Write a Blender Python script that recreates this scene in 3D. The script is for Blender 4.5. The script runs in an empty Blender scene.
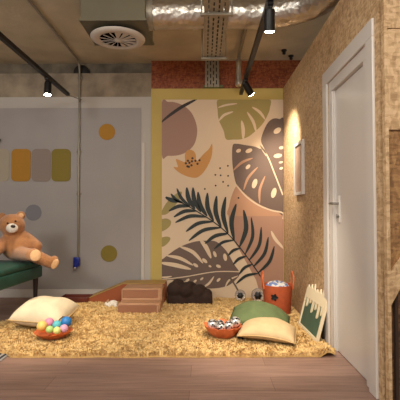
import bpy, bmesh, math, random
import numpy as np
from mathutils import Vector, Matrix, noise as mnoise
from mathutils.geometry import tessellate_polygon

random.seed(7)
rng = np.random.default_rng(7)
S = bpy.context.scene
COL = S.collection
PI = math.pi

# ------------------------------------------------------------------ camera
F = 405.0
EYE = Vector((0, 0, 1.0))
PITCH = math.atan(12 / F)
YAW = math.atan(4 / F)
cam_d = bpy.data.cameras.new('camera')
cam = bpy.data.objects.new('camera', cam_d)
COL.objects.link(cam)
cam.location = EYE
cam.rotation_euler = (PI / 2 + PITCH, 0, YAW)
cam_d.sensor_width = 36
cam_d.lens = 36 * F / 400
cam_d.clip_start = 0.02
S.camera = cam
_R = cam.rotation_euler.to_matrix()


def at(px, py, Y):
    """world point seen at photograph pixel (px, py), at depth Y"""
    d = _R @ Vector(((px - 200), -(py - 200), -F))
    return EYE + d * (Y / d.y)


# ------------------------------------------------------------------ world, lights, exposure
def lin(r, g, b):
    f = lambda c: (c / 255) / 12.92 if c / 255 <= 0.04045 else ((c / 255 + 0.055) / 1.055) ** 2.4
    return (f(r), f(g), f(b), 1)


W = bpy.data.worlds.new('world')
S.world = W
W.use_nodes = True
W.node_tree.nodes['Background'].inputs[0].default_value = (1.0, 0.93, 0.83, 1)
W.node_tree.nodes['Background'].inputs[1].default_value = 0.42
S.view_settings.view_transform = 'Standard'
S.view_settings.look = 'None'
S.view_settings.gamma = 1
S.view_settings.use_curve_mapping = False
S.view_settings.exposure = 0.62


def area(name, loc, aim, size, energy, color):
    d = bpy.data.lights.new(name, 'AREA')
    d.shape = 'DISK'
    d.size = size
    d.energy = energy
    d.color = color
    o = bpy.data.objects.new(name, d)
    COL.objects.link(o)
    o.location = loc
    o.rotation_euler = (Vector(aim) - Vector(loc)).to_track_quat('-Z', 'Y').to_euler()
    return o


WARM = (1.0, 0.91, 0.80)
area('front_fill_light', (0.1, 0.2, 2.65), (0.1, 2.2, 0.0), 1.2, 42, WARM)  # added soft fill from above the camera, no fixture behind it
pd = bpy.data.lights.new('left_fill_light', 'POINT')  # unseen fill, added to brighten the ceiling and the left side
pd.energy = 95
pd.color = (0.97, 0.96, 0.95)
pd.shadow_soft_size = 0.35
po = bpy.data.objects.new('left_fill_light', pd)
COL.objects.link(po)
po.location = (-2.3, 0.1, 2.1)
# spots of the track heads: (position, aim, energy, cone degrees, blend)
SPOT = {
    'left_end': (36, 48, 0.9),
    'right_end': (85, 86, 1.0),
    'right_mid': (95, 52, 0.8),
    'left_near': (95, 50, 0.8),
    'right_near': (70, 60, 0.9),
}


# ------------------------------------------------------------------ materials
def nt(m):
    return m.node_tree.nodes, m.node_tree.links


def mat(name, col, rough=0.6, metal=0.0, var=0.0, vscale=8.0, bump=0.0, bscale=60.0, emit=0, sheen=0.0, stretch=(1, 1, 1), spec=0.5,
        alpha=1.0, trans=0.0, detail=4):
    m = bpy.data.materials.new(name)
    m.use_nodes = True
    N, L = nt(m)
    b = N['Principled BSDF']
    c = lin(*col)
    b.inputs['Base Color'].default_value = c
    b.inputs['Roughness'].default_value = rough
    b.inputs['Metallic'].default_value = metal
    b.inputs['Specular IOR Level'].default_value = spec
    if sheen:
        b.inputs['Sheen Weight'].default_value = sheen
    if trans:
        b.inputs['Transmission Weight'].default_value = trans
    if emit:
        b.inputs['Emission Color'].default_value = c
        b.inputs['Emission Strength'].default_value = emit
    tc = N.new('ShaderNodeTexCoord')
    mp = N.new('ShaderNodeMapping')
    mp.inputs['Scale'].default_value = stretch
    L.new(tc.outputs['Object'], mp.inputs['Vector'])
    n = N.new('ShaderNodeTexNoise')
    n.inputs['Scale'].default_value = vscale
    n.inputs['Detail'].default_value = detail
    L.new(mp.outputs[0], n.inputs['Vector'])
    if var:
        r = N.new('ShaderNodeValToRGB')
        r.color_ramp.elements[0].position = 0.32
        r.color_ramp.elements[1].position = 0.68
        r.color_ramp.elements[0].color = tuple(x * (1 - var) for x in c[:3]) + (1,)
        r.color_ramp.elements[1].color = tuple(min(1, x * (1 + var)) for x in c[:3]) + (1,)
        L.new(n.outputs['Fac'], r.inputs['Fac'])
        L.new(r.outputs['Color'], b.inputs['Base Color'])
    if bump:
        n2 = N.new('ShaderNodeTexNoise')
        n2.inputs['Scale'].default_value = bscale
        n2.inputs['Detail'].default_value = 3
        L.new(mp.outputs[0], n2.inputs['Vector'])
        bp = N.new('ShaderNodeBump')
        bp.inputs['Strength'].default_value = bump
        bp.inputs['Distance'].default_value = 0.01
        L.new(n2.outputs['Fac'], bp.inputs['Height'])
        L.new(bp.outputs['Normal'], b.inputs['Normal'])
    return m


def osb(name, dark, mid, light, rough=0.55, flip=False):
    """strand board: pressed flakes of differing tone"""
    m = bpy.data.materials.new(name)
    m.use_nodes = True
    N, L = nt(m)
    b = N['Principled BSDF']
    b.inputs['Roughness'].default_value = rough
    tc = N.new('ShaderNodeTexCoord')
    mixes = []
    for k, (rot, sc) in enumerate((((0.5, 0.6, 0.5), (16, 16, 52)), ((-0.6, 0.3, -0.5), (46, 46, 18)))):
        mp = N.new('ShaderNodeMapping')
        mp.inputs['Rotation'].default_value = rot
        mp.inputs['Scale'].default_value = sc
        L.new(tc.outputs['Object'], mp.inputs['Vector'])
        ns = N.new('ShaderNodeTexNoise')
        ns.inputs['Scale'].default_value = 0.6
        L.new(mp.outputs[0], ns.inputs['Vector'])
        ad = N.new('ShaderNodeMixRGB')
        ad.blend_type = 'ADD'
        ad.inputs[0].default_value = 0.8
        L.new(mp.outputs[0], ad.inputs[1])
        L.new(ns.outputs['Color'], ad.inputs[2])
        v = N.new('ShaderNodeTexVoronoi')
        v.inputs['Scale'].default_value = 1.6
        L.new(ad.outputs[0], v.inputs['Vector'])
        sp = N.new('ShaderNodeSeparateColor')
        L.new(v.outputs['Color'], sp.inputs[0])
        mixes.append(sp.outputs[0])
    av = N.new('ShaderNodeMath')
    av.operation = 'ADD'
    L.new(mixes[0], av.inputs[0])
    L.new(mixes[1], av.inputs[1])
    hv = N.new('ShaderNodeMath')
    hv.operation = 'MULTIPLY'
    hv.inputs[1].default_value = 0.5
    L.new(av.outputs[0], hv.inputs[0])
    r = N.new('ShaderNodeValToRGB')
    e = r.color_ramp.elements
    e[0].position = 0.12
    e[0].color = lin(*dark)
    e[1].position = 0.85
    e[1].color = lin(*light)
    x = e.new(0.45)
    x.color = lin(*mid)
    L.new(hv.outputs[0], r.inputs['Fac'])
    L.new(r.outputs['Color'], b.inputs['Base Color'])
    bp = N.new('ShaderNodeBump')
    bp.inputs['Strength'].default_value = 0.25
    bp.inputs['Distance'].default_value = 0.004
    L.new(hv.outputs[0], bp.inputs['Height'])
    L.new(bp.outputs['Normal'], b.inputs['Normal'])
    return m


def plank_mat():
    m = bpy.data.materials.new('vinyl_planks')
    m.use_nodes = True
    N, L = nt(m)
    b = N['Principled BSDF']
    b.inputs['Roughness'].default_value = 0.48
    tc = N.new('ShaderNodeTexCoord')
    br = N.new('ShaderNodeTexBrick')
    br.offset = 0.37
    br.inputs['Scale'].default_value = 1
    br.inputs['Brick Width'].default_value = 1.3
    br.inputs['Row Height'].default_value = 0.19
    br.inputs['Mortar Size'].default_value = 0.0015
    br.inputs['Color1'].default_value = lin(160, 129, 115)
    br.inputs['Color2'].default_value = lin(145, 115, 102)
    br.inputs['Mortar'].default_value = lin(112, 86, 74)
    L.new(tc.outputs['Object'], br.inputs['Vector'])
    mp = N.new('ShaderNodeMapping')
    mp.inputs['Scale'].default_value = (1.6, 22, 1)
    L.new(tc.outputs['Object'], mp.inputs['Vector'])
    n = N.new('ShaderNodeTexNoise')
    n.inputs['Scale'].default_value = 1.6
    n.inputs['Detail'].default_value = 7
    n.inputs['Roughness'].default_value = 0.65
    L.new(mp.outputs[0], n.inputs['Vector'])
    r = N.new('ShaderNodeValToRGB')
    r.color_ramp.elements[0].position = 0.3
    r.color_ramp.elements[0].color = (0.60, 0.58, 0.57, 1)
    r.color_ramp.elements[1].position = 0.7
    r.color_ramp.elements[1].color = (1.08, 1.08, 1.1, 1)
    L.new(n.outputs['Fac'], r.inputs['Fac'])
    mx = N.new('ShaderNodeMixRGB')
    mx.blend_type = 'MULTIPLY'
    mx.inputs[0].default_value = 1
    L.new(br.outputs['Color'], mx.inputs[1])
    L.new(r.outputs['Color'], mx.inputs[2])
    L.new(mx.outputs[0], b.inputs['Base Color'])
    return m


def foil_mat():
    m = mat('crinkled_foil', (205, 200, 190), 0.36, 1.0, 0.12, 9, 0)
    N, L = nt(m)
    b = N['Principled BSDF']
    tc = N.new('ShaderNodeTexCoord')
    v = N.new('ShaderNodeTexVoronoi')
    v.inputs['Scale'].default_value = 26
    L.new(tc.outputs['Object'], v.inputs['Vector'])
    n = N.new('ShaderNodeTexNoise')
    n.inputs['Scale'].default_value = 18
    n.inputs['Detail'].default_value = 3
    L.new(tc.outputs['Object'], n.inputs['Vector'])
    a = N.new('ShaderNodeMath')
    a.operation = 'ADD'
    L.new(v.outputs['Distance'], a.inputs[0])
    L.new(n.outputs['Fac'], a.inputs[1])
    bp = N.new('ShaderNodeBump')
    bp.inputs['Strength'].default_value = 0.5
    bp.inputs['Distance'].default_value = 0.01
    L.new(a.outputs[0], bp.inputs['Height'])
    L.new(bp.outputs['Normal'], b.inputs['Normal'])
    return m


def rug_mat(name, a, c, d):
    m = bpy.data.materials.new(name)
    m.use_nodes = True
    N, L = nt(m)
    b = N['Principled BSDF']
    b.inputs['Roughness'].default_value = 0.8
    b.inputs['Specular IOR Level'].default_value = 0.2
    b.inputs['Sheen Weight'].default_value = 0.15
    tc = N.new('ShaderNodeTexCoord')
    n = N.new('ShaderNodeTexNoise')
    n.inputs['Scale'].default_value = 16
    n.inputs['Detail'].default_value = 5
    n.inputs['Roughness'].default_value = 0.7
    L.new(tc.outputs['Object'], n.inputs['Vector'])
    r = N.new('ShaderNodeValToRGB')
    e = r.color_ramp.elements
    e[0].position = 0.30
    e[0].color = lin(*a)
    e[1].position = 0.72
    e[1].color = lin(*d)
    x = e.new(0.5)
    x.color = lin(*c)
    L.new(n.outputs['Fac'], r.inputs['Fac'])
    L.new(r.outputs['Color'], b.inputs['Base Color'])
    return m


def glitter_mat():
    m = mat('mirrored_glitter', (210, 208, 204), 0.18, 1.0)
    N, L = nt(m)
    b = N['Principled BSDF']
    tc = N.new('ShaderNodeTexCoord')
    v = N.new('ShaderNodeTexVoronoi')
    v.inputs['Scale'].default_value = 75
    L.new(tc.outputs['Object'], v.inputs['Vector'])
    r = N.new('ShaderNodeValToRGB')
    r.color_ramp.interpolation = 'CONSTANT'
    e = r.color_ramp.elements
    e[0].color = lin(40, 38, 42)
    e[1].position = 0.42
    e[1].color = lin(225, 222, 220)
    x = e.new(0.28)
    x.color = lin(135, 130, 128)
    sp = N.new('ShaderNodeSeparateColor')
    L.new(v.outputs['Color'], sp.inputs[0])
    L.new(sp.outputs[0], r.inputs['Fac'])
    L.new(r.outputs['Color'], b.inputs['Base Color'])
    b.inputs['Metallic'].default_value = 0.55
    b.inputs['Roughness'].default_value = 0.3
    return m


M = {
    'floor': plank_mat(),
    'wall_paint': mat('white_wall_paint', (186, 180, 172), 0.8, 0, 0.03, 3),
    'grey_paint': mat('grey_wall_paint', (160, 154, 151), 0.7, 0, 0.04, 2.0),
    'concrete': mat('raw_concrete', (190, 178, 152), 0.9, 0, 0.16, 2.6, 0.25, 30, detail=8),
    'concrete_beam': mat('stained_concrete', (150, 136, 116), 0.9, 0, 0.32, 5, 0.3, 30, detail=8),
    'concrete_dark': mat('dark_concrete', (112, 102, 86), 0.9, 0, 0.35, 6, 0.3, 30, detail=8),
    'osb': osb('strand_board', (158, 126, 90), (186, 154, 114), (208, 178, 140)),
    'osb_shaded': osb('shaded_strand_board', (112, 78, 44), (138, 100, 60), (164, 126, 80)),  # same board, with the shade of the upper niche in its colour
    'osb_deep_shade': osb('deep_shaded_strand_board', (70, 44, 24), (100, 66, 38), (128, 90, 54)),  # same board again, darkened for the shade inside the lower niche
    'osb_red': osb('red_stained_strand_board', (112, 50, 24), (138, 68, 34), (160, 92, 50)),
    'white_gloss': mat('white_gloss_paint', (206, 200, 194), 0.3),
    'white_satin': mat('white_satin', (200, 192, 182), 0.5),
    'yellow': mat('mustard_yellow_paint', (196, 172, 98), 0.75, 0, 0.03, 4),
    'cream': mat('mural_cream', (222, 198, 168), 0.55),
    'mural_tan': mat('mural_tan', (190, 144, 112), 0.55),
    'mural_rose': mat('mural_rose_brown', (160, 122, 104), 0.55),
    'mural_mauve': mat('mural_mauve_brown', (172, 132, 110), 0.55),
    'mural_orange': mat('mural_orange', (204, 146, 74), 0.55),
    'mural_olive': mat('mural_olive', (162, 146, 84), 0.55),
    'mural_brown': mat('mural_dark_brown', (108, 88, 78), 0.55),
    'mural_green': mat('mural_dark_green', (30, 42, 40), 0.55),
    'mural_black': mat('mural_black', (44, 30, 26), 0.55),
    'mustard_pad': mat('mustard_pad', (172, 124, 40), 0.8),
    'mauve_pad': mat('mauve_pad', (142, 128, 120), 0.8),
    'olive_pad': mat('olive_pad', (132, 116, 46), 0.8),
    'pale_pad': mat('pale_beige_pad', (168, 158, 138), 0.8),
    'grey_pad': mat('grey_pad', (124, 124, 130), 0.8),
    'galv': mat('galvanised_steel', (160, 152, 136), 0.45, 0.55, 0.1, 12),
    'duct_box': mat('painted_duct_steel', (112, 106, 86), 0.5, 0.3, 0.06, 5),
    'foil': foil_mat(),
    'black': mat('black_metal', (20, 18, 18), 0.45, 0.2),
    'black_plastic': mat('black_plastic', (22, 21, 21), 0.5),
    'void': mat('matt_black_lining', (10, 10, 10), 1.0, spec=0.0),
    'cables': mat('dark_cable', (40, 36, 32), 0.7),
    'conduit': mat('grey_conduit', (138, 132, 118), 0.4, 0.4, 0.08, 10),
    'lamp': mat('lamp_glow', (255, 244, 222), 0.5, emit=40),
    'rug': rug_mat('golden_rug_backing', (196, 156, 94), (208, 170, 106), (220, 186, 122)),
    'pile': rug_mat('golden_shag_pile', (218, 180, 116), (227, 192, 130), (235, 205, 148)),
    'velvet': mat('green_velvet', (10, 64, 52), 0.5, 0, 0.15, 9, 0.1, 90, sheen=0.04, spec=0.35),
    'dark_wood': mat('black_wood', (36, 26, 24), 0.5),
    'fur': mat('brown_plush', (174, 118, 72), 0.95, 0, 0.14, 26, 0.7, 120, sheen=0.35),
    'fur_pale': mat('pale_plush', (226, 178, 128), 0.95, 0, 0.08, 26, 0.5, 120, sheen=0.35),
    'fur_white': mat('white_plush', (236, 226, 212), 0.95, 0, 0.05, 30, 0.5, 120, sheen=0.3),
    'fur_dark': mat('dark_nose', (52, 34, 28), 0.5),
    'cushion_cream': mat('cream_cotton', (226, 208, 176), 0.9, 0, 0.06, 12, 0.6, 14),
    'cushion_tan': mat('tan_cotton', (204, 176, 134), 0.9, 0, 0.06, 14, 0.6, 14),
    'cushion_green': mat('sage_green_cotton', (98, 112, 72), 0.9, 0, 0.1, 12, 0.7, 12),
    'piping': mat('tan_piping', (196, 164, 112), 0.9),
    'piping_green': mat('green_piping', (74, 86, 54), 0.9),
    'orange_bowl': mat('orange_lacquer', (206, 96, 38), 0.35, 0, 0.12, 14),
    'copper_bowl': mat('coral_orange_lacquer', (222, 118, 72), 0.3, 0, 0.1, 14),
    'basket': mat('orange_felt', (184, 88, 50), 0.85, 0, 0.07, 30, 0.2, 120),
    'cloth': mat('white_cloth', (226, 224, 222), 0.8, 0, 0.0),
    'cloth_blue': mat('blue_cloth', (120, 140, 190), 0.8),
    'foam_tan': mat('tan_vinyl', (186, 142, 108), 0.5, 0, 0.03, 6),
    'foam_brown': mat('brown_vinyl', (154, 106, 78), 0.5, 0, 0.04, 6),
    'foam_olive': mat('olive_vinyl', (176, 140, 78), 0.5, 0, 0.03, 6),
    'foam_red': mat('russet_vinyl', (158, 84, 48), 0.5, 0, 0.05, 6),
    'foam_dark': mat('dark_brown_plush', (50, 34, 27), 0.9, 0, 0.15, 20, 0.3, 60),
    'tray': mat('dark_red_lacquer', (98, 42, 28), 0.45, 0, 0.1, 12),
    'chalk': mat('green_board', (66, 92, 74), 0.6, 0, 0.12, 8),
    'board_frame': mat('cream_painted_wood', (228, 212, 180), 0.6),
    'glitter': glitter_mat(),
    'clear': mat('clear_plastic', (238, 234, 230), 0.12, trans=0.75),
    'steel': mat('brushed_steel', (150, 146, 140), 0.3, 0.9),
    'blue_plastic': mat('blue_plastic', (30, 46, 150), 0.3),
    'white_plastic': mat('white_plastic', (225, 222, 216), 0.4),
    'picture': mat('picture_print', (150, 122, 102), 0.5, 0, 0.15, 10),
    'mat_grey': mat('grey_woven_mat', (150, 146, 142), 0.9),
    'mat_dark': mat('charcoal_woven_mat', (46, 46, 50), 0.9),
    'shadow_gap': mat('gap_shade_brown', (60, 44, 32), 0.9),
}
for k, c in dict(yellow_ball=(240, 200, 110), pink_ball=(218, 140, 170), teal_ball=(90, 186, 196), blue_ball=(40, 120, 190),
                 lime_ball=(178, 216, 130), lemon_ball=(228, 226, 136), lilac_ball=(214, 160, 188)).items():
    M[k] = mat(k.replace('_ball', '_plastic'), c, 0.45)


# ------------------------------------------------------------------ mesh helpers
def bm_new():
    return bmesh.new()


def add_box(bm, lo, hi, bev=0.0, mi=0, seg=2, mtx=None):
    lo, hi = Vector(lo), Vector(hi)
    c = (lo + hi) / 2
    s = hi - lo
    r = bmesh.ops.create_cube(bm, size=1, matrix=Matrix.Translation(c) @ Matrix.Diagonal((s.x, s.y, s.z, 1)))
    vs = r['verts']
    fs = {f for v in vs for f in v.link_faces}
    for f in fs:
        f.material_index = mi
    if bev:
        es = list({e for v in vs for e in v.link_edges})
        g = bmesh.ops.bevel(bm, geom=es, offset=bev, segments=seg, affect='EDGES', profile=0.5)
        vs = list({v for f in g['faces'] for v in f.verts} | {v for v in vs if v.is_valid})
    if mtx is not None:
        bmesh.ops.transform(bm, matrix=mtx, verts=[v for v in vs if v.is_valid])
    return vs


def add_ell(bm, c, r, mi=0, mtx=None, u=20, v=12):
    m = Matrix.Translation(Vector(c)) @ (mtx if mtx is not None else Matrix()) @ Matrix.Diagonal((r[0], r[1], r[2], 1))
    g = bmesh.ops.create_uvsphere(bm, u_segments=u, v_segments=v, radius=1, matrix=m)
    for w in g['verts']:
        for f in w.link_faces:
            f.material_index = mi
    return g['verts']


def add_lathe(bm, prof, n=32, mi=0, mtx=None, mod=None, closed=False):
    """prof: list of (r, z) from start to end, swept about Z; mod(angle) scales r"""
    rings = []
    for r, z in prof:
        ring = []
        for k in range(n):
            a = 2 * PI * k / n
            q = mod(a, r, z) if mod else (r, z)
            p = Vector((q[0] * math.cos(a), q[0] * math.sin(a), q[1]))
            if mtx is not None:
                p = mtx @ p
            ring.append(bm.verts.new(p))
        rings.append(ring)
    for a, b in zip(rings, rings[1:]):
        for k in range(n):
            f = bm.faces.new((a[k], a[(k + 1) % n], b[(k + 1) % n], b[k]))
            f.material_index = mi
    if closed:
        for rg, fl in ((rings[0], True), (rings[-1], False)):
            try:
                f = bm.faces.new(rg[::-1] if fl else rg)
                f.material_index = mi
            except ValueError:
                pass
    return rings


def add_tube(bm, pts, r, n=10, mi=0, cap=True, rad=None):
    pts = [Vector(p) for p in pts]
    rings = []
    up = Vector((0, 0, 1))
    prev = None
    for i, p in enumerate(pts):
        t = (pts[min(i + 1, len(pts) - 1)] - pts[max(i - 1, 0)]).normalized()
        if prev is None:
            a = up if abs(t.z) < 0.9 else Vector((1, 0, 0))
            x = t.cross(a).normalized()
        else:
            x = (prev - t * prev.dot(t)).normalized()
        prev = x
        y = t.cross(x)
        rr = rad(i / (len(pts) - 1)) if rad else r
        rings.append([bm.verts.new(p + (x * math.cos(2 * PI * k / n) + y * math.sin(2 * PI * k / n)) * rr) for k in range(n)])
    for a, b in zip(rings, rings[1:]):
        for k in range(n):
            bm.faces.new((a[k], a[(k + 1) % n], b[(k + 1) % n], b[k])).material_index = mi
    if cap:
        bm.faces.new(rings[0][::-1]).material_index = mi
        bm.faces.new(rings[-1]).material_index = mi
    return rings


def add_prism(bm, poly, fmap, d0, d1, mi=0):
    """poly of 2D points; fmap(u, v, d) -> world point; extruded from d0 to d1"""
    a = [bm.verts.new(fmap(u, v, d0)) for u, v in poly]
    b = [bm.verts.new(fmap(u, v, d1)) for u, v in poly]
    fs = []
    n = len(poly)
    for k in range(n):
        fs.append(bm.faces.new((a[k], a[(k + 1) % n], b[(k + 1) % n], b[k])))
    if n <= 8:
        fs += [bm.faces.new(a[::-1]), bm.faces.new(b)]
    else:
        for t in tessellate_polygon([[Vector((u, v, 0)) for u, v in poly]]):
            for ring in (a, b):
                try:
                    fs.append(bm.faces.new([ring[i] for i in t]))
                except ValueError:
                    pass
    for f in fs:
        f.material_index = mi


def catmull(pts, k=5, closed=True):
    P = [Vector(p) for p in pts]
    n = len(P)
    out = []
    rng_ = range(n) if closed else range(n - 1)
    for i in rng_:
        g = (lambda j: P[j % n]) if closed else (lambda j: P[max(0, min(n - 1, j))])
        p0, p1, p2, p3 = g(i - 1), g(i), g(i + 1), g(i + 2)
        for s in range(k):
            t = s / k
            out.append(0.5 * ((2 * p1) + (p2 - p0) * t + (2 * p0 - 5 * p1 + 4 * p2 - p3) * t * t + (3 * p1 - p0 - 3 * p2 + p3) * t ** 3))
    if not closed:
        out.append(P[-1])
    return out


def obj(name, bm, mats, parent=None, smooth=False, loc=None, angle=None):
    me = bpy.data.meshes.new(name)
    bmesh.ops.recalc_face_normals(bm, faces=bm.faces[:])
    bm.to_mesh(me)
    bm.free()
    for m in (mats if isinstance(mats, (list, tuple)) else [mats]):
        me.materials.append(m)
    if smooth:
        me.polygons.foreach_set('use_smooth', [True] * len(me.polygons))
        if angle:
            me.set_sharp_from_angle(angle=math.radians(angle))
    o = bpy.data.objects.new(name, me)
    COL.objects.link(o)
    if parent:
        o.parent = parent
    if loc is not None:
        o.location = loc
    return o


def thing(name, label, cat, loc=(0, 0, 0), rot=(0, 0, 0), group=None):
    o = bpy.data.objects.new(name, None)
    COL.objects.link(o)
    o.location = loc
    o.rotation_euler = rot
    o.empty_display_size = 0.05
    return tag(o, label, cat, group)


def tag(o, label, cat, group=None):
    o['label'] = label
    o['category'] = cat
    if group:
        o['group'] = group
    return o


def struct(o):
    o['kind'] = 'structure'
    return o


def box_obj(name, lo, hi, m, bev=0.0, parent=None):
    """box with origin at the middle of its base"""
    lo, hi = Vector(lo), Vector(hi)
    base = Vector(((lo.x + hi.x) / 2, (lo.y + hi.y) / 2, lo.z))
    bm = bm_new()
    add_box(bm, lo - base, hi - base, bev)
    return obj(name, bm, m, parent, loc=base)


# ------------------------------------------------------------------ the room
YW = 4.76          # face of the back wall
XR = 0.935         # face of the right partition
ZC = 2.80          # ceiling
ZP = 2.46          # top of the partition and of the mural wall
XP = at(151, 180, YW).x

struct(box_obj('floor', (-5.0, -2.5, -0.12), (3.2, 5.2, 0.0), M['floor']))
struct(box_obj('ceiling', (-5.0, -2.5, ZC), (3.2, 5.2, ZC + 0.15), M['concrete']))
zb0 = at(75, 97, YW).z
zb1 = at(75, 73, YW).z
struct(box_obj('wall_back', (-5.0, YW, 0), (3.2, YW + 0.2, zb0), M['wall_paint']))
# concrete beam above the painted wall, with a darker band set back above it
struct(box_obj('trim_1', (-5.0, YW + 0.012, zb0), (XP, YW + 0.2, zb1), M['concrete_beam']))
struct(box_obj('trim_2', (-5.0, YW + 0.10, zb1), (XP, YW + 0.2, ZC), M['concrete_dark']))
# red stained strand board above the mural wall
struct(box_obj('trim_3', (XP, YW + 0.006, zb0), (3.2, YW + 0.2, ZC), M['osb_red']))
# left wall, out of the picture
struct(box_obj('wall_left', (-5.2, -2.5, 0), (-5.0, 5.2, ZC), M['wall_paint']))

# grey painted field with a white margin
gx1 = at(141, 200, YW).x
struct(box_obj('trim_4', (-4.98, YW - 0.004, 0.095), (gx1, YW, at(75, 108, YW).z), M['grey_paint']))
# baseboard
struct(box_obj('baseboard_back', (-5.0, YW - 0.018, 0), (XP, YW, 0.095), M['white_gloss'], 0.003))

# right partition with the door opening
DY0, DY1, DZ = 2.20, 3.13, 2.066       # outside of the door casing
CW = 0.10
bm = bm_new()
YN = 2.08
for lo, hi in (((XR, DY1 - CW, 0), (XR + 0.14, YW, ZP)), ((XR, YN + .075, 0), (XR + 0.07, DY0 + CW, ZP)),
               ((XR, DY0 + CW, DZ - CW), (XR + 0.14, DY1 - CW, ZP))):
    add_box(bm, lo, hi)
struct(obj('wall_right', bm, M['osb']))

# door: casing, jamb lining, leaf, handle
door = bpy.data.objects.new('door_1', None)
COL.objects.link(door)
door.location = (XR, DY0, 0)
struct(door)
O = Vector((XR, DY0, 0))
bm = bm_new()
for lo, hi in (((XR - 0.016, DY0, 0), (XR, DY0 + CW, DZ - CW)), ((XR - 0.016, DY1 - CW, 0), (XR, DY1, DZ - CW)),
               ((XR - 0.016, DY0, DZ - CW), (XR, DY1, DZ))):
    add_box(bm, Vector(lo) - O, Vector(hi) - O, 0.004)
obj('door_casing', bm, M['white_gloss'], door)
bm = bm_new()
T = 0.075
for lo, hi in (((XR + 0.002, DY0 + CW - .002, 0), (XR + 0.14, DY0 + CW + T, DZ - CW - T)),
               ((XR + 0.002, DY1 - CW - T, 0), (XR + 0.14, DY1 - CW + .002, DZ - CW - T)),
               ((XR + 0.002, DY0 + CW, DZ - CW - T), (XR + 0.14, DY1 - CW, DZ - CW + .002))):
    add_box(bm, Vector(lo) - O, Vector(hi) - O, 0.003)
# stop bead behind which the leaf closes
add_box(bm, Vector((XR + 0.014, DY1 - CW - T - 0.012, 0)) - O, Vector((XR + 0.028, DY1 - CW - T, DZ - CW - T)) - O, 0.002)
obj('door_jamb', bm, M['white_gloss'], door)
leaf = box_obj('door_leaf', (XR + 0.028, DY0 + CW + T + .003, 0.004), (XR + 0.068, DY1 - CW - T - .003, DZ - CW - T - .003), M['white_gloss'], 0.002, door)
leaf.location -= O
hp = Vector((XR + 0.028, 2.885, 1.02))
bm = bm_new()
add_box(bm, hp - O + Vector((-0.008, -0.02, -0.095)), hp - O + Vector((0.0, 0.02, 0.095)), 0.004)
plate = obj('handle_plate', bm, M['white_plastic'], door)
bm = bm_new()
add_tube(bm, [hp - O + Vector(v) for v in ((0, 0, .04), (-.045, 0, .04), (-.052, .006, .04), (-.052, .06, .042))], 0.009, 10)
obj('door_handle', bm, M['steel'], door, True, angle=40)
bm = bm_new()
add_tube(bm, [hp - O + Vector(v) for v in ((0.0, -.004, -.05), (-.02, -.004, -.05))], 0.011, 12)
add_box(bm, hp - O + Vector((-.026, -.006, -.066)), hp - O + Vector((-.018, -.002, -.034)), 0.001)
obj('thumb_turn', bm, M['steel'], door, True, angle=40)

# front end of the partition: strand-board facing with an open niche and a diagonal brace
zt = 1.42
zs = at(390, 30, YN).z
bm = bm_new()
add_box(bm, (XR - 0.010, YN - 0.018, 0), (XR + 0.008, YN + .02, ZP + 0.25), 0.001)
add_box(bm, (XR + 0.008, YN - 0.018, zt), (2.4, YN + .02, zs - .003))
add_box(bm, (XR + 0.008, YN - 0.018, zs + .003), (2.4, YN + .02, ZP + 0.25))
add_box(bm, (XR + 0.008, YN - 0.005, zs - .003), (2.4, YN + .02, zs + .003))
fm = lambda u, v, d: Vector((u, d, v))
p = [at(388, 273, YN), at(388, 308, YN), at(414, 260, YN), at(414, 238, YN)]
add_prism(bm, [(q.x, q.z) for q in p], fm, YN - 0.017, YN + 0.03)
struct(obj('wall_right_front', bm, M['osb']))
zn = p[0].z
struct(box_obj('wall_right_niche', (XR + 0.008, YN - 0.004, zn - .02), (2.4, YN + 0.03, zt), M['osb_shaded']))
struct(box_obj('trim_5', (XR + 0.008, YN + 0.045, 0), (2.4, YN + 0.065, zn), M['osb_deep_shade']))
struct(box_obj('trim_6', (XR + 0.045, YN + 0.021, 0), (XR + 0.06, YN + .08, ZP), M['shadow_gap']))  # plate coloured dark to stand for the shade inside the open gap

# ------------------------------------------------------------------ mural
def wall_pt(px, py, d=0.0):
    q = at(px, py, YW)
    return Vector((q.x, YW - d, q.z))


mo = wall_pt(222, 297)
mo.z = 0.0
mural = thing('wall_mural', 'tall leaf-pattern mural board with mustard yellow border on the back wall', 'mural', mo)
fmm = lambda u, v, d: wall_pt(u, v, d) - mo
bm = bm_new()
add_box(bm, Vector((XP, YW - 0.012, 0.0)) - mo, Vector((XR - .001, YW - .0005, ZP)) - mo, 0.002)
obj('border', bm, M['yellow'], mural)
MM = ['cream', 'mural_tan', 'mural_rose', 'mural_mauve', 'mural_orange', 'mural_olive', 'mural_brown', 'mural_green', 'mural_black']
mi = {k: i for i, k in enumerate(MM)}
bm = bm_new()
B0 = 0.011
Lz = lambda k: 0.018 + 0.0009 * k
XE = 283.0


def shape(pts, m, lvl, k=5, smooth=True):
    poly = [(v.x, v.y) for v in catmull([(a, b, 0) for a, b in pts], k)] if smooth else pts
    poly = [(max(162.0, min(XE, a)), max(100.0, b)) for a, b in poly]
    out = []
    for q in poly:
        if not out or (abs(q[0] - out[-1][0]) + abs(q[1] - out[-1][1])) > 1e-3:
            out.append(q)
    add_prism(bm, out, fmm, 0.0125, Lz(lvl), mi[m])


def stroke(pts, w, m, lvl, taper=True, w1=None):
    c = catmull([(a, b, 0) for a, b in pts], 6, False)
    n = len(c)
    lft, rgt = [], []
    for i, p in enumerate(c):
        t = (c[min(i + 1, n - 1)] - c[max(i - 1, 0)]).normalized()
        nn = Vector((-t.y, t.x, 0))
        s = i / (n - 1)
        ww = w * (math.sin(PI * min(max(s, 0.03), 0.97)) ** 0.6 if taper else 1) if w1 is None else w + (w1 - w) * s
        lft.append(p + nn * ww / 2)
        rgt.append(p - nn * ww / 2)
    shape([(q.x, q.y) for q in lft + rgt[::-1]], m, lvl, smooth=False)


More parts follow.
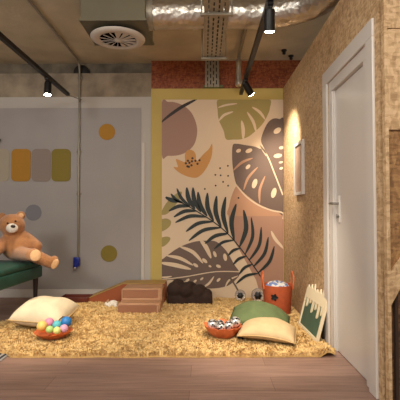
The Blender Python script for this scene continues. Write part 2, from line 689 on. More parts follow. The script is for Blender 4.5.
def dot(x, y, r, m, lvl, ry=None, rot=0.0):
    ry = ry or r
    pts = []
    for k in range(14):
        a = 2 * PI * k / 14
        u, v = r * math.cos(a), ry * math.sin(a)
        pts.append((x + u * math.cos(rot) - v * math.sin(rot), y + u * math.sin(rot) + v * math.cos(rot)))
    shape(pts, m, lvl, smooth=False)


shape([(162, 100), (XE, 100), (XE, 303), (162, 303)], 'cream', 0, smooth=False)
# rose-brown disc and black brush stroke, top left
shape([(162, 103), (168, 102.3), (176, 103), (185, 107), (192, 114), (196.5, 125), (197, 135), (194, 145), (187, 152), (178, 155.5), (168, 156), (162, 155)], 'mural_rose', 1)
stroke([(160, 124), (168, 117), (180, 108.5), (190, 103), (198, 99)], 3.2, 'mural_black', 2)
# orange bloom
shape([(173.6, 167.3), (178, 167), (176, 159.5), (181, 161), (185, 162), (185, 155), (187.5, 150.5), (191, 150.5), (195, 155), (197, 161), (202.5, 155.5),
       (209, 149), (212, 144), (212.3, 152), (210.5, 160), (206, 169), (201, 175), (195.5, 178), (187, 176.5), (179, 172.5)], 'mural_orange', 1.8, 4)
dot(190.5, 157, 5.6, 'mural_orange', 1.5, 7.0)
for x, y in ((188, 161), (192.5, 158.5), (186, 163.5), (189.5, 163), (195.5, 161), (187.5, 166.5), (191.5, 165.5), (197.5, 164), (192, 161.5), (199.5, 160.5), (189, 167)):
    dot(x, y, 1.15, 'mural_black', 2.6)
# olive leaf at the top
shape([(219, 99), (243, 98.5), (268.5, 99), (269.5, 109), (267.5, 115), (264.5, 121), (260, 127), (254, 132.5), (248, 137), (241, 139.5), (233, 139.8), (226, 139.5),
       (223.5, 131), (219, 121), (217.6, 111)], 'mural_olive', 1)
for pts, w in (([(218.5, 121.5), (224, 115.5), (233, 112)], 2.6), ([(218, 108), (226, 105.5), (237, 104)], 2.0), ([(243, 140), (243, 130), (241.5, 121)], 3.6),
               ([(256, 132.5), (253, 122), (247, 112.5)], 3.0), ([(265, 120), (259.5, 112.5), (252, 107.5)], 2.8)):
    stroke(pts, w, 'cream', 2)
# tan and mauve fields behind the lower leaves
shape([(240, 183), (236, 186), (231.5, 196), (229, 206), (228.5, 215.8), (250, 216), (283, 216), (283, 185), (262, 180)], 'mural_tan', 1, 4)
shape([(228.5, 216), (XE, 216), (XE, 303), (262, 303), (256, 280), (246, 262), (236, 244), (230, 230)], 'mural_mauve', 1.4, smooth=False)
stroke([(271, 231), (275, 239), (284, 249)], 3.2, 'cream', 2)
# large dark brown leaf, right
shape([(232.5, 146), (236, 144), (246, 145.5), (255, 147), (260, 149), (262, 147), (260.8, 140), (263.5, 131), (267, 124), (271, 120), (275, 118.7),
       (279, 119.5), (284, 122), (284, 170), (284, 213), (277, 211.5), (270, 209.3), (258, 203.8), (250, 198), (243, 192), (236.5, 185), (233.3, 172), (232, 158)], 'mural_brown', 3, 4)
stroke([(235, 184), (246, 196.5), (258, 205), (271, 210.3), (282.5, 213), (282.6, 219)], 1.5, 'cream', 4, False)
stroke([(260, 146), (267, 156), (274, 173), (282.5, 195)], 1.3, 'cream', 4, False)
stroke([(258.5, 140), (262, 148), (266, 156)], 2.6, 'cream', 4)
for x, y, a, b, r in ((277, 131, 4.2, 2.6, -0.6), (277.5, 156, 4.2, 2.1, -0.15), (280.6, 162.5, 2.2, 1.0, -0.2), (281, 168.5, 2.0, 1.2, -0.3), (238.4, 151, 2.6, 1.8, -0.4),
                      (248.7, 151, 3.6, 2.0, -0.4), (247.8, 167, 2.9, 1.7, -0.8), (254.4, 183.7, 5.0, 2.4, -1.25), (273.5, 193, 5.2, 2.5, -1.3), (281, 148, 2.4, 1.5, -0.2)):
    dot(x, y, a, 'cream', 4, b, r)
for pts in ([(233.2, 170.5), (242, 162.5), (252.5, 158.3)], [(243.5, 190), (248, 178), (257.5, 167.3)], [(259.5, 203.5), (259.5, 190), (264.8, 176.3)]):
    stroke(pts, 2.5, 'mural_tan', 4)
# olive patches, left
shape([(161, 214), (165.5, 204.5), (172, 197), (181, 191.5), (181, 197), (174, 207), (167, 214)], 'mural_olive', 1)
shape([(160, 221), (166, 218.5), (171, 221), (170, 226), (165, 230), (160, 231)], 'mural_olive', 1)
shape([(160, 239), (166, 236.5), (170.5, 238), (168, 243), (162, 246.5)], 'mural_olive', 1)
# scattered dots
for x, y in ((220, 168.4), (227.8, 166), (215.3, 175), (220.6, 175.5), (228, 176), (223, 182), (215.6, 185.7), (228, 185.8), (238.4, 198), (204.8, 189)):
    dot(x, y, 0.9, 'mural_black', 2)
# brown leaf, lower left
shape([(160, 262), (164, 258), (172.5, 251.5), (178, 248), (184, 245), (191, 242.5), (198, 241), (208, 240.5), (216, 241.5), (223, 247), (228.5, 254), (234, 264),
       (239.5, 273), (235, 280), (228.5, 285), (222, 287), (215, 288), (208, 288), (201, 286), (192, 283.5), (184, 281), (172, 279.5), (160, 279)], 'mural_brown', 3, 4)
for pts, w in (([(160, 262.5), (176, 265), (191, 269)], 4.2), ([(167, 255.5), (180, 258), (193, 265)], 3.4), ([(180, 246.5), (193, 252), (203, 263)], 3.6),
               ([(200, 239.5), (206, 247), (211, 258)], 4.4), ([(160, 277), (166, 277), (172, 276)], 1.8), ([(203, 287), (209, 283), (214, 276)], 2.2), ([(225, 287), (229, 280), (238, 275.5)], 1.8)):
    stroke(pts, w, 'cream', 4)
stroke([(160, 279.5), (185, 276.5), (215, 271.5), (240, 271.5)], 1.0, 'cream', 4, False)
for x, y, a, b, r in ((195.7, 265, 2.9, 1.5, 0.6), (204.7, 260.5, 3.2, 1.6, 0.7), (214.8, 254, 3.2, 1.5, 1.2), (225, 257, 3.8, 1.9, 1.4), (218.4, 266, 2.6, 1.5, 0.4), (187.5, 280, 2.4, 1.2, -0.6),
                      (195, 281, 2.2, 1.1, -0.7), (201.8, 278.5, 2.0, 1.0, -0.7), (218.5, 279.6, 2.4, 1.3, -0.8), (172, 263.6, 1.4, 0.8, 0.3), (210, 266, 1.6, 1.0, 0.4)):
    dot(x, y, a, 'cream', 5, b, r)
stroke([(229, 276), (235, 285), (241, 296)], 1.7, 'mural_brown', 4, False)
# palm frond
stem = [(166, 197), (176, 200), (187, 205.5), (198, 212), (213, 221.5), (226, 232), (237, 244), (247, 257), (256, 269.5), (262, 279)]
stroke(stem, 1.1, 'mural_green', 6, False)
up = [((180, 201.5), (165.5, 197.5)), ((183, 203), (171, 193.8)), ((190, 206), (177, 188.5)), ((195, 209), (186.8, 187.5)), ((200.8, 212), (193, 187.6)), ((207, 216), (198, 192)),
      ((213.5, 221), (207.4, 193)), ((221, 227), (216.5, 196)), ((228, 233), (225.5, 197)), ((234, 240), (236, 204)), ((239.5, 246.5), (243.5, 210)), ((245, 254), (251, 217.5)),
      ((249, 260), (261, 227)), ((253.5, 266), (268, 237)), ((258, 272.5), (274, 246))]
dn = [((190, 206.5), (169, 211)), ((197, 211), (174, 217)), ((206, 217), (175.5, 222.5)), ((213, 221.5), (186, 231.5)), ((221, 227.5), (189, 240.5)), ((228, 233.5), (205, 243.5)),
      ((233.5, 240), (214, 249)), ((240, 248), (228, 255.5)), ((246, 256), (233, 264.5)), ((252, 264), (239, 274)), ((258, 273), (236, 283.5))]
for i, (b, t) in enumerate(up):
    d = Vector((t[0] - b[0], t[1] - b[1], 0))
    nn = Vector((d.y, -d.x, 0)) * (0.10 if i < 10 else -0.12)
    mid = (b[0] + d.x * .5 + nn.x, b[1] + d.y * .5 + nn.y)
    stroke([b, mid, t], 4.6 if 3 <= i <= 10 else 3.2, 'mural_green', 6)
for i, (b, t) in enumerate(dn):
    d = Vector((t[0] - b[0], t[1] - b[1], 0))
    nn = Vector((-d.y, d.x, 0)) * 0.12
    mid = (b[0] + d.x * .5 + nn.x, b[1] + d.y * .5 + nn.y)
    stroke([b, mid, t], 3.6 if i < 6 else 2.8, 'mural_green', 6)
obj('printed_panel', bm, [M[k] for k in MM], mural)

# ------------------------------------------------------------------ flat discs and pads on the grey wall
YG = YW - 0.004


def wall_disc(px, py, r_px, m, label):
    c = at(px, py, YG)
    r = r_px / 85.0
    b = bm_new()
    add_lathe(b, [(r, 0), (r, 0.005), (r - 0.003, 0.007)], 40, closed=True, mtx=Matrix.Rotation(PI / 2, 4, 'X'))
    o = obj('wall_disc', b, m, loc=(c.x, YG, c.z))
    return tag(o, label, 'wall decoration')


wall_disc(107, 132, 8.2, M['mustard_pad'], 'mustard yellow round disc high on the grey wall')
wall_disc(109, 253.5, 8.2, M['olive_pad'], 'olive green round disc low on the grey wall above the ramp')
wall_disc(33.5, 212.5, 8, M['grey_pad'], "dark grey round disc beside the teddy bear's head")


def wall_pad(x0, x1, m, label):
    a, b2 = at(x0, 181.5, YG), at(x1, 149, YG)
    w, h = b2.x - a.x, b2.z - a.z
    r = 0.055
    pts = []
    for cx, cz, a0 in ((w / 2 - r, h / 2 - r, 0), (-w / 2 + r, h / 2 - r, PI / 2), (-w / 2 + r, -h / 2 + r, PI), (w / 2 - r, -h / 2 + r, 1.5 * PI)):
        for k in range(7):
            t = a0 + PI / 2 * k / 6
            pts.append((cx + r * math.cos(t), cz + r * math.sin(t)))
    b = bm_new()
    add_prism(b, pts, lambda u, v, d: Vector((u, -d, v)), 0, 0.007)
    o = obj('wall_pad', b, m, loc=((a.x + b2.x) / 2, YG, (a.z + b2.z) / 2))
    return tag(o, label, 'wall decoration', 'row of rounded pads on the grey wall')


wall_pad(-10.5, 9.5, M['pale_pad'], 'pale beige rounded pad at the left end of the pad row')
wall_pad(11.3, 31.0, M['mustard_pad'], 'mustard yellow rounded rectangular pad on the grey wall')
wall_pad(31.5, 51.0, M['mauve_pad'], 'mauve grey rounded rectangular pad between the mustard and olive ones')
wall_pad(51.5, 71.0, M['olive_pad'], 'olive green rounded rectangular pad beside the vertical conduit')

# cable trunking strip and small fittings on the wall
a, b2 = at(141.2, 292, YW), at(145, 143, YW)
tag(box_obj('cable_trunking', (a.x, YW - 0.016, 0.097), (b2.x, YW - .0005, b2.z), M['white_satin'], 0.003), 'thin white vertical trunking strip beside the mural border', 'cable cover')
bm = bm_new()
add_lathe(bm, [(0.012, 0), (0.012, 0.02), (0.028, 0.028), (0.028, 0.045), (0.02, 0.05)], 18, closed=True, mtx=Matrix.Rotation(PI / 2, 4, 'X'))
tag(obj('coat_hook', bm, M['black_plastic'], smooth=True, angle=40, loc=(at(-0.5, 140.5, YG).x, YG, at(0, 140.5, YG).z)), 'small black knob hook at the left picture edge of the wall', 'hook')

# ------------------------------------------------------------------ ceiling services
# supply box with round swirl diffuser
BX0, BX1, BY0, BY1, BZ = -0.995, -0.470, 3.20, 3.68, 2.535
pb = thing('air_supply_box', 'grey green sheet metal air box hung under the ceiling', 'duct box', ((BX0 + BX1) / 2, (BY0 + BY1) / 2, BZ))
O = Vector(pb.location)
bm = bm_new()
add_box(bm, Vector((BX0, BY0, BZ)) - O, Vector((BX1, BY1, ZC)) - O, 0.006)
obj('casing', bm, M['duct_box'], pb)
bm = bm_new()
for lo, hi in (((BX0 - .012, BY0 - .006, BZ), (BX1 + .012, BY0 + .012, BZ + .02)), ((BX0 - .012, BY1 - .012, BZ), (BX1 + .012, BY1 + .006, BZ + .02)),
               ((BX0 - .008, BY0, BZ), (BX0 + .012, BY1, BZ + .02)), ((BX1 - .012, BY0, BZ), (BX1 + .008, BY1, BZ + .02))):
    add_box(bm, Vector(lo) - O, Vector(hi) - O, 0.002)
obj('flange', bm, M['duct_box'], pb)

dc = at(118, 39, 3.44)
df = thing('ceiling_diffuser', 'round white swirl air diffuser under the grey air box', 'air vent', dc)
R = 0.232
bm = bm_new()
add_lathe(bm, [(0.150, 0.02), (0.156, -0.010), (0.166, -0.018), (0.20, -0.012), (R, 0.0), (R, 0.006), (0.19, 0.004), (0.16, 0.02)], 48)
obj('rim', bm, M['white_satin'], df, True)
bm = bm_new()
add_lathe(bm, [(0.17, 0.003), (0.17, BZ - dc.z)], 32)
obj('neck', bm, M['void'], df, True)
bm = bm_new()
add_lathe(bm, [(0.0005, 0.002), (0.155, 0.002), (0.155, -0.001), (0.0005, -0.001)], 32)
obj('dark_throat', bm, M['void'], df)
bm = bm_new()
NV = 14
for k in range(NV):
    a0 = 2 * PI * k / NV
    tw = 0.85 if (k < 4 or k > 10) else 0.17       # blades turned to differing openings
    hw = 0.5 * 2 * PI / NV
    pts = [(0.022, -hw * .9 * tw), (0.155, -hw * tw), (0.155, hw * tw), (0.022, hw * .9 * tw)]
    lo = [bm.verts.new((r * math.cos(a0 + t), r * math.sin(a0 + t), -0.018 + (0.010 * (i in (2, 3)) if tw > .5 else 0))) for i, (r, t) in enumerate(pts)]
    hi = [bm.verts.new(v.co + Vector((0, 0, 0.004))) for v in lo]
    bm.faces.new(lo)
    bm.faces.new(hi[::-1])
    for i in range(4):
        bm.faces.new((lo[i], lo[(i + 1) % 4], hi[(i + 1) % 4], hi[i]))
obj('swirl_vanes', bm, M['white_satin'], df)
bm = bm_new()
add_lathe(bm, [(0.001, -0.024), (0.02, -0.023), (0.03, -0.014), (0.03, 0.02)], 20)
obj('hub', bm, M['white_satin'], df, True)

# foil duct running across to the right, turning over the partition
path = catmull([(BX1, 3.36, 2.665), (-0.2, 3.36, 2.665), (0.1, 3.36, 2.668), (0.4, 3.36, 2.665), (0.64, 3.33, 2.665), (0.86, 3.2, 2.668), (1.0, 2.95, 2.672), (1.06, 2.6, 2.672), (1.08, 2.1, 2.672)], 12, False)
dp = thing('foil_duct', 'crinkled silver foil air duct running under the ceiling', 'duct', path[0])
bm = bm_new()
rings = add_tube(bm, [p - path[0] for p in path], 0.12, 28)
for rg in rings:
    for v in rg:
        v.co += Vector([mnoise.noise(v.co * 11 + Vector((k * 7.3, 0, 0))) * 0.006 for k in range(3)])
obj('foil_sleeve', bm, M['foil'], dp, True)
for i in (0, 16, 27):
    bm = bm_new()
    t = (path[i + 1] - path[i]).normalized()
    add_tube(bm, [path[i] - path[0] + t * 0.004, path[i] - path[0] + t * 0.05], 0.1265, 28)
    obj('tape_band', bm, M['foil'], dp, True, angle=40)
bm = bm_new()
add_tube(bm, [path[0] - path[0] + Vector((-.001, 0, 0)), path[0] - path[0] + Vector((.05, 0, 0))], 0.129, 28)
obj('collar', bm, M['galv'], dp, True, angle=40)


# perforated cable trays
def tray(name, label, L, w, loc, rot, feet):
    t = thing(name, label, 'cable tray', loc, rot, 'perforated cable trays')
    b = bm_new()
    rows, pitch = 4, 0.075
    sw, sl = 0.011, 0.05
    gap = (w - rows * sw) / (rows + 1)
    for r in range(rows + 1):
        x0 = r * (gap + sw)
        add_box(b, (x0, 0, 0), (x0 + gap, L, 0.002))
    for r in range(rows):
        x0 = gap + r * (gap + sw)
        y = 0.0 if r % 2 else -pitch / 2
        while y < L:
            y0, y1 = max(0, y), min(L, y + pitch - sl)
            if y1 > y0:
                add_box(b, (x0, y0, 0), (x0 + sw, y1, 0.002))
            y += pitch
    add_box(b, (-0.002, 0, 0), (0, L, 0.05))
    add_box(b, (w, 0, 0), (w + .002, L, 0.05))
    obj('perforated_trough', b, M['galv'], t)
    b = bm_new()
    for k in range(6):
        x = 0.02 + k * (w - 0.04) / 5
        add_tube(b, [(x, 0.005, 0.016), (x, L - 0.005, 0.016)], 0.0125, 8)
    obj('cables', b, M['cables'], t, True)
    for y in feet:
        b = bm_new()
        add_box(b, (-0.03, y - 0.015, -0.02), (w + 0.035, y + 0.015, -0.001), 0.003)
        s = obj('strut', b, M['galv'], t)
        for x in (-0.02, w + 0.025):
            b = bm_new()
            add_tube(b, [(x, y, -0.03), (x, y, ZC - loc[2])], 0.005, 8)
            obj('hanger_rod', b, M['galv'], s, True)
    return t


tray('cable_tray', 'perforated steel cable tray running below the foil duct', 2.9, 0.175, (0.003, 0.92, 2.442), (0, 0, 0), (1.975, 2.82))
tray('cable_tray', 'short perforated steel tray dropping down the red board', ZC - ZP - 0.01, 0.16, (0.015, YW - 0.055, ZC - 0.005), (-PI / 2, 0, 0), ())
# flip so the perforated face looks into the room
bm = bm_new()
g0 = at(203, 88, 4.7)
g1 = at(223, 84.5, 4.7)
add_box(bm, (0, 0, 0), (g1.x - g0.x, 0.05, 0.03), 0.004)
tag(obj('cable_bracket', bm, mat('dull_green_steel', (98, 104, 66), 0.6), loc=(g0.x, YW - 0.052, ZP + 0.001)), 'dull green bracket at the foot of the short cable tray', 'bracket')

# pipe on the ceiling ending in a foil wrapped drop
pw = thing('ceiling_pipe', 'thin pipe on the ceiling ending in a foil wrapped drop', 'pipe', (0.39, 4.5, ZC - 0.05))
bm = bm_new()
add_tube(bm, [(0.01, -0.98, 0.0), (0.0, -0.06, 0), (0, -0.015, -0.01), (0, 0, -0.06)], 0.02, 12)
obj('pipe_run', bm, M['conduit'], pw, True, angle=60)
bm = bm_new()
add_lathe(bm, [(0.022, -0.04), (0.034, -0.05), (0.03, -0.12), (0.036, -0.2), (0.034, -0.26), (0.042, -0.3), (0.04, -0.335), (0.022, -0.345)], 18, closed=True,
          mod=lambda a, r, z: (r * (1 + .09 * math.sin(5 * a + 30 * z)), z))
obj('foil_wrap', bm, M['foil'], pw, True)
bm = bm_new()
add_box(bm, (-0.14, -0.01, -0.052), (0.12, 0.01, -0.042), 0.002)
obj('flange_bar', bm, M['galv'], pw)
for k, (px, py, lab) in enumerate(((284, 49.5, 'small black ceiling plug nearer the cable pipe'), (291, 53.5, 'small black ceiling plug nearer the right partition'))):
    Y = 4.46 if k == 0 else 4.62
    q = at(px, py, Y)
    bm = bm_new()
    add_lathe(bm, [(0.03, 0), (0.03, -0.012), (0.018, -0.02), (0.018, -0.045), (0.01, -0.05)], 16, closed=True)
    tag(obj('ceiling_plug', bm, M['black_plastic'], smooth=True, angle=40, loc=(q.x, Y, ZC)), lab, 'fitting', 'black ceiling plugs')

# grey conduit: along the ceiling, down the wall to a blue socket
cx = at(79, 150, YW - 0.02).x
cd = thing('electrical_conduit', 'grey steel conduit crossing the ceiling and dropping down the grey wall', 'conduit', (cx, YW - 0.022, 0.47))
bm = bm_new()
zz = ZC - 0.018 - 0.47
add_tube(bm, [(0, 0, 0), (0, 0, zz - 0.25), (0.0, 0, zz - .12), (0, -0.02, zz - 0.05), (0, -0.06, zz - 0.012), (0, -0.12, zz), (0, -2.6, zz)], 0.0125, 12)
obj('pipe_run', bm, M['conduit'], cd, True, angle=60)
for z in (at(79, 78, YW).z - .47, at(79, 152, YW).z - .47, at(79, 194, YW).z - .47):
    bm = bm_new()
    add_tube(bm, [(0, 0, z - 0.03), (0, 0, z + 0.03)], 0.0175, 12)
    add_box(bm, (-0.03, 0.008, z - .01), (0.03, 0.021, z + .01), 0.002)
    obj('coupling', bm, M['conduit'], cd, True, angle=40)
bm = bm_new()
q = at(78, 68, 4.68)
add_lathe(bm, [(0.07, -0.03), (0.092, -0.02), (0.095, 0.0), (0.092, 0.02), (0.06, 0.035)], 22, closed=True, mtx=Matrix.Rotation(PI / 2, 4, 'X'))
jb = obj('junction_box', bm, M['black_plastic'], smooth=True, angle=50, loc=(q.x, YW + 0.06, q.z - .01))
tag(jb, 'round black junction box behind the conduit at the ceiling corner', 'junction box')
sk = thing('wall_socket', 'blue power socket at the lower end of the conduit', 'socket', (cx - 0.012, YW - 0.004, at(77, 262, YW).z))
bm = bm_new()
add_box(bm, (-0.035, -0.05, -0.045), (0.035, 0, 0.06), 0.008)
obj('housing', bm, M['blue_plastic'], sk, True, angle=40)
bm = bm_new()
add_tube(bm, [(0, -0.045, -0.01), (0, -0.085, -0.055)], 0.026, 16)
obj('plug_lid', bm, M['blue_plastic'], sk, True, angle=40)
bm = bm_new()
add_tube(bm, [(0, -0.085, -0.055), (0, -0.092, -0.063)], 0.014, 12)
obj('pin_ring', bm, M['white_plastic'], sk, True, angle=40)


# ------------------------------------------------------------------ track lights
def track(label, x, z, y0, y1):
    t = thing('lighting_track', label, 'track light rail', (x, y1, z), group='black ceiling lighting tracks')
    b = bm_new()
    add_box(b, (-0.019, y0 - y1, 0), (0.019, 0, 0.035), 0.002)
    obj('rail', b, M['black'], t)
    for y in (y0 - y1 + 0.1, y0 - y1 + 0.9):
        b = bm_new()
        add_tube(b, [(0, y, 0.03), (0, y, ZC - z)], 0.004, 8)
        obj('hanger_rod', b, M['black'], t, True)
    return t


qa = at(68, 96, 4.45)
qb = at(241, 95, 4.45)
track('black lighting track on the left, above the round pads', qa.x, qa.z, 0.6, 4.45)
track('black lighting track on the right, passing the foil duct', qb.x, qb.z, 0.6, 4.45)
bm = bm_new()
add_tube(bm, [(0, 0, 0), (0.03, 0.06, -0.004), (0.09, 0.2, -.002), (at(78, 96, 4.72).x - qa.x, 4.735 - 4.45, 0.0)], 0.004, 8)
tag(obj('feed_cable', bm, M['conduit'], smooth=True, loc=(qa.x, 4.45, qa.z + .015)), 'thin cable joining the left lighting track to the conduit', 'cable')


def spot(label, top, aim, key):
    """top: point on the underside of the track; head hangs below and points at aim"""
    top = Vector(top)
    t = thing('spotlight', label, 'spotlight', top, group='black track spotlights')
    b = bm_new()
    add_box(b, (-0.018, -0.05, -0.02), (0.018, 0.05, 0.0), 0.003)
    obj('adapter', b, M['black'], t)
    b = bm_new()
    add_tube(b, [(0, 0, -0.015), (0, 0, -0.05)], 0.009, 10)
    obj('swivel_joint', b, M['black'], t, True, angle=40)
    piv = Vector((0, 0, -0.05))
    d = (Vector(aim) - top - piv).normalized()
    mt = Matrix.Translation(piv) @ d.to_track_quat('-Z', 'Y').to_matrix().to_4x4()
    b = bm_new()
    add_lathe(b, [(0.012, 0.025), (0.03, 0.02), (0.034, 0.0), (0.034, -0.105), (0.03, -0.108), (0.028, -0.094)], 24, mtx=mt)
    obj('lamp_head', b, M['black'], t, True, angle=40)
    b = bm_new()
    add_lathe(b, [(0.0005, -0.104), (0.031, -0.104), (0.0305, -0.110), (0.022, -0.116), (0.0005, -0.119)], 24, mtx=mt)
    obj('lens', b, M['lamp'], t)
    e, ang, bl = SPOT[key]
    ld = bpy.data.lights.new('spot_beam', 'SPOT')
    ld.energy = e
    ld.color = (1.0, 0.88, 0.70)
    ld.spot_size = math.radians(ang)
    ld.spot_blend = bl
    ld.shadow_soft_size = 0.03
    lo = bpy.data.objects.new('spot_beam', ld)
    COL.objects.link(lo)
    lo.parent = t
    lo.location = mt @ Vector((0, 0, -0.13))
    lo.rotation_euler = d.to_track_quat('-Z', 'Y').to_euler()
    return t


def on_track(px, py, q):
    """point of a track (through q, along the room) seen at height py"""
    lo, hi = 1.0, 4.45
    for _ in range(40):
        m = (lo + hi) / 2
        a = EYE + Vector((q.x, m, q.z - 1.0))
        loc = _R.transposed() @ (a - EYE)
        y = 200 - F * loc.y / -loc.z
        if y < py:
            lo = m
        else:
            hi = m
    return Vector((q.x, lo, q.z))


spot('black spotlight hanging from the left track, lit', on_track(0, 79, qa), (-1.45, 3.6, 0.0), 'left_end')
spot('black spotlight at the far end of the right track, tilted to the partition', on_track(0, 80, qb), (0.935, 4.36, 1.55), 'right_end')
spot('black spotlight under the foil duct on the right track', Vector((qb.x + 0.0, 2.5, qb.z)), (0.5, 3.2, 0.0), 'right_mid')
spot('black spotlight further forward on the left track', Vector((qa.x, 2.0, qa.z)), (-1.45, 3.3, 0.0), 'left_near')
spot('black spotlight further forward on the right track', Vector((qb.x, 1.6, qb.z)), (-0.1, 3.6, 0.0), 'right_near')

# ------------------------------------------------------------------ shag rug
Y0, Y1 = 2.80, 4.62
XRUG = 0.905


def rug_left(y):
    return -1.95 + (y - Y0) / (Y1 - Y0) * 0.36 + 0.02 * math.sin(y * 9)


def rug_front(x):
    return Y0 + 0.016 * (x + 0.8) + 0.07 * max(0, min(1, (-1.33 - x) / .06)) + 0.012 * mnoise.noise(Vector((x * 5, 3.1, 0)))


def rug_h(x, y):
    h = 0.010 + 0.007 * (0.5 + 0.5 * mnoise.noise(Vector((x * 9, y * 9, 0.3))))
    d = math.hypot(max(0, x - 0.70), min(0, y - 3.0))
    k = max(0, 1 - math.hypot(x - 0.86, y - 2.84) / 0.11)      # front right corner curls up
    return h + 0.045 * k * k


rug = bpy.data.objects.new('shag_rug', bpy.data.meshes.new('shag_rug'))
bm = bm_new()
nx, ny = 110, 76
g = []
for j in range(ny + 1):
    row = []
    for i in range(nx + 1):
        v = j / ny
        yy = Y0 + (Y1 - Y0) * v
        u = i / nx
        x = rug_left(yy) * (1 - u) + XRUG * u
        y = rug_front(x) * (1 - v) + Y1 * v
        row.append(bm.verts.new((x, y, rug_h(x, y))))
    g.append(row)
for j in range(ny):
    for i in range(nx):
        bm.faces.new((g[j][i], g[j][i + 1], g[j + 1][i + 1], g[j + 1][i]))
ext = bmesh.ops.extrude_face_region(bm, geom=bm.faces[:])
for e in ext['geom']:
    if isinstance(e, bmesh.types.BMVert):
        e.co.z = max(0.001, e.co.z - 0.016) if e.co.z > 0.025 else 0.001
bm.to_mesh(rug.data)
bm.free()
rug.data.materials.append(M['rug'])
COL.objects.link(rug)
tag(rug, 'golden yellow shaggy rug lying in front of the mural', 'rug')
# pile
NB = 110000
xs, ys = [], []
u = rng.random(NB)
v = rng.random(NB) ** 1.25
bx = np.empty(NB)
by = np.empty(NB)
bz = np.empty(NB)
ang = np.empty(NB)
ln = np.empty(NB)
for k in range(NB):
    yy = Y0 + (Y1 - Y0) * v[k]
    x = rug_left(yy) * (1 - u[k]) + XRUG * u[k]
    y = rug_front(x) * (1 - v[k]) + Y1 * v[k]
    bx[k], by[k], bz[k] = x, y, rug_h(x, y) - 0.002
    n1 = mnoise.noise(Vector((x * 14, y * 14, 1.7)))
    n2 = mnoise.noise(Vector((x * 14, y * 14, 9.2)))
    ang[k] = n1 * 7 + rng.normal() * 1.0
    ln[k] = 0.026 + 0.008 * n2
ln *= 0.75 + 0.5 * rng.random(NB)
lean = 0.3 + 0.4 * rng.random(NB)
wd = 0.0045 + 0.0035 * rng.random(NB)
dx, dy = np.cos(ang), np.sin(ang)
sa = rng.random(NB) * 2 * PI
sx, sy = np.cos(sa) * wd, np.sin(sa) * wd
Vx = np.empty((NB, 5, 3))
z0 = bz
Vx[:, 0] = np.stack([bx - sx, by - sy, z0], 1)
Vx[:, 1] = np.stack([bx + sx, by + sy, z0], 1)
mx_, my_ = bx + dx * ln * lean * 0.35, by + dy * ln * lean * 0.35
Vx[:, 2] = np.stack([mx_ + sx * .9, my_ + sy * .9, z0 + ln * 0.55], 1)
Vx[:, 3] = np.stack([mx_ - sx * .9, my_ - sy * .9, z0 + ln * 0.55], 1)
Vx[:, 4] = np.stack([bx + dx * ln * lean, by + dy * ln * lean, z0 + ln * (1.0 - 0.25 * lean)], 1)
Vx[:, :, 0] = np.minimum(Vx[:, :, 0], XR - 0.004)
base = np.arange(NB)[:, None] * 5
quads = (base + np.array([0, 1, 2, 3])).ravel()
tris = (base + np.array([3, 2, 4])).ravel()
me = bpy.data.meshes.new('pile')
me.vertices.add(NB * 5)
me.vertices.foreach_set('co', Vx.ravel())
me.loops.add(NB * 7)
me.loops.foreach_set('vertex_index', np.concatenate([quads, tris]).astype(np.int32))
me.polygons.add(NB * 2)
ls = np.concatenate([np.arange(NB) * 4, NB * 4 + np.arange(NB) * 3]).astype(np.int32)
me.polygons.foreach_set('loop_start', ls)
me.update()
me.validate()
me.materials.append(M['pile'])
me.polygons.foreach_set('use_smooth', [True] * len(me.polygons))
pile = bpy.data.objects.new('pile', me)
COL.objects.link(pile)
pile.parent = rug
pile['kind'] = 'stuff'
RZ = 0.022

# striped mat at the lower left
sm = thing('floor_mat', 'grey mat with charcoal stripes at the rug corner on the plank floor', 'mat', (-1.515, 2.68, 0))
bm = bm_new()
add_box(bm, (-0.42, -0.40, 0.0005), (0.155, 0.20, 0.006), 0.001)
obj('woven_base', bm, M['mat_grey'], sm)
bm = bm_new()
for k in range(14):
    x = -0.40 + k * 0.04
    add_box(bm, (x, -0.395, 0.006), (x + 0.016, 0.195, 0.0085), 0.001)
obj('stripes', bm, M['mat_dark'], sm)

# ------------------------------------------------------------------ lounge chair
ch = thing('lounge_chair', 'dark green velvet chair with black legs under the teddy bear', 'chair', (-1.98, 3.67, 0), (0, 0, math.radians(-4)))
CX0, CX1, CY0, CY1 = -0.20, 0.345, -0.40, 0.40
bm = bm_new()
add_box(bm, (CX0, CY0, 0.355), (CX1, CY1, 0.47), 0.018, seg=3)
obj('seat_frame', bm, M['velvet'], ch, True, angle=50)
bm = bm_new()
vs = add_box(bm, (CX0 + .01, CY0 + .008, 0.465), (CX1 - .004, CY1 - .008, 0.515), 0.022, seg=3)
bmesh.ops.subdivide_edges(bm, edges=[e for e in bm.edges if e.calc_length() > 0.3], cuts=6, use_grid_fill=True)
for vv in bm.verts:
    if vv.co.z > 0.49:
        vv.co.z += 0.02 * max(0, 1 - (vv.co.x / .42) ** 2) * max(0, 1 - (vv.co.y / .42) ** 2)
obj('seat_cushion', bm, M['velvet'], ch, True, angle=60)
bm = bm_new()
add_box(bm, (CX0 - 0.02, CY0 + .02, 0.46), (CX0 + 0.13, CY1 - .02, 0.80), 0.05, seg=4, mtx=Matrix.Rotation(math.radians(-3), 4, 'Y'))
obj('backrest', bm, M['velvet'], ch, True)
for x in (CX0 + 0.06, CX1 - 0.05):
    for y in (CY0 + 0.06, CY1 - 0.05):
        bm = bm_new()
        zl = 0.0 if x < 0 else 0.014
        add_tube(bm, [(x, y, zl), (x, y, 0.36)], 0.02, 12, rad=lambda t: 0.014 + 0.012 * t)
        obj('leg', bm, M['dark_wood'], ch, True, angle=50)


# ------------------------------------------------------------------ teddy bear
def capsule(bm, a, b, ra, rb, n=9):
    a, b = Vector(a), Vector(b)
    for k in range(n + 1):
        t = k / n
        r = ra + (rb - ra) * t
        add_ell(bm, a.lerp(b, t), (r, r, r), u=14, v=9)


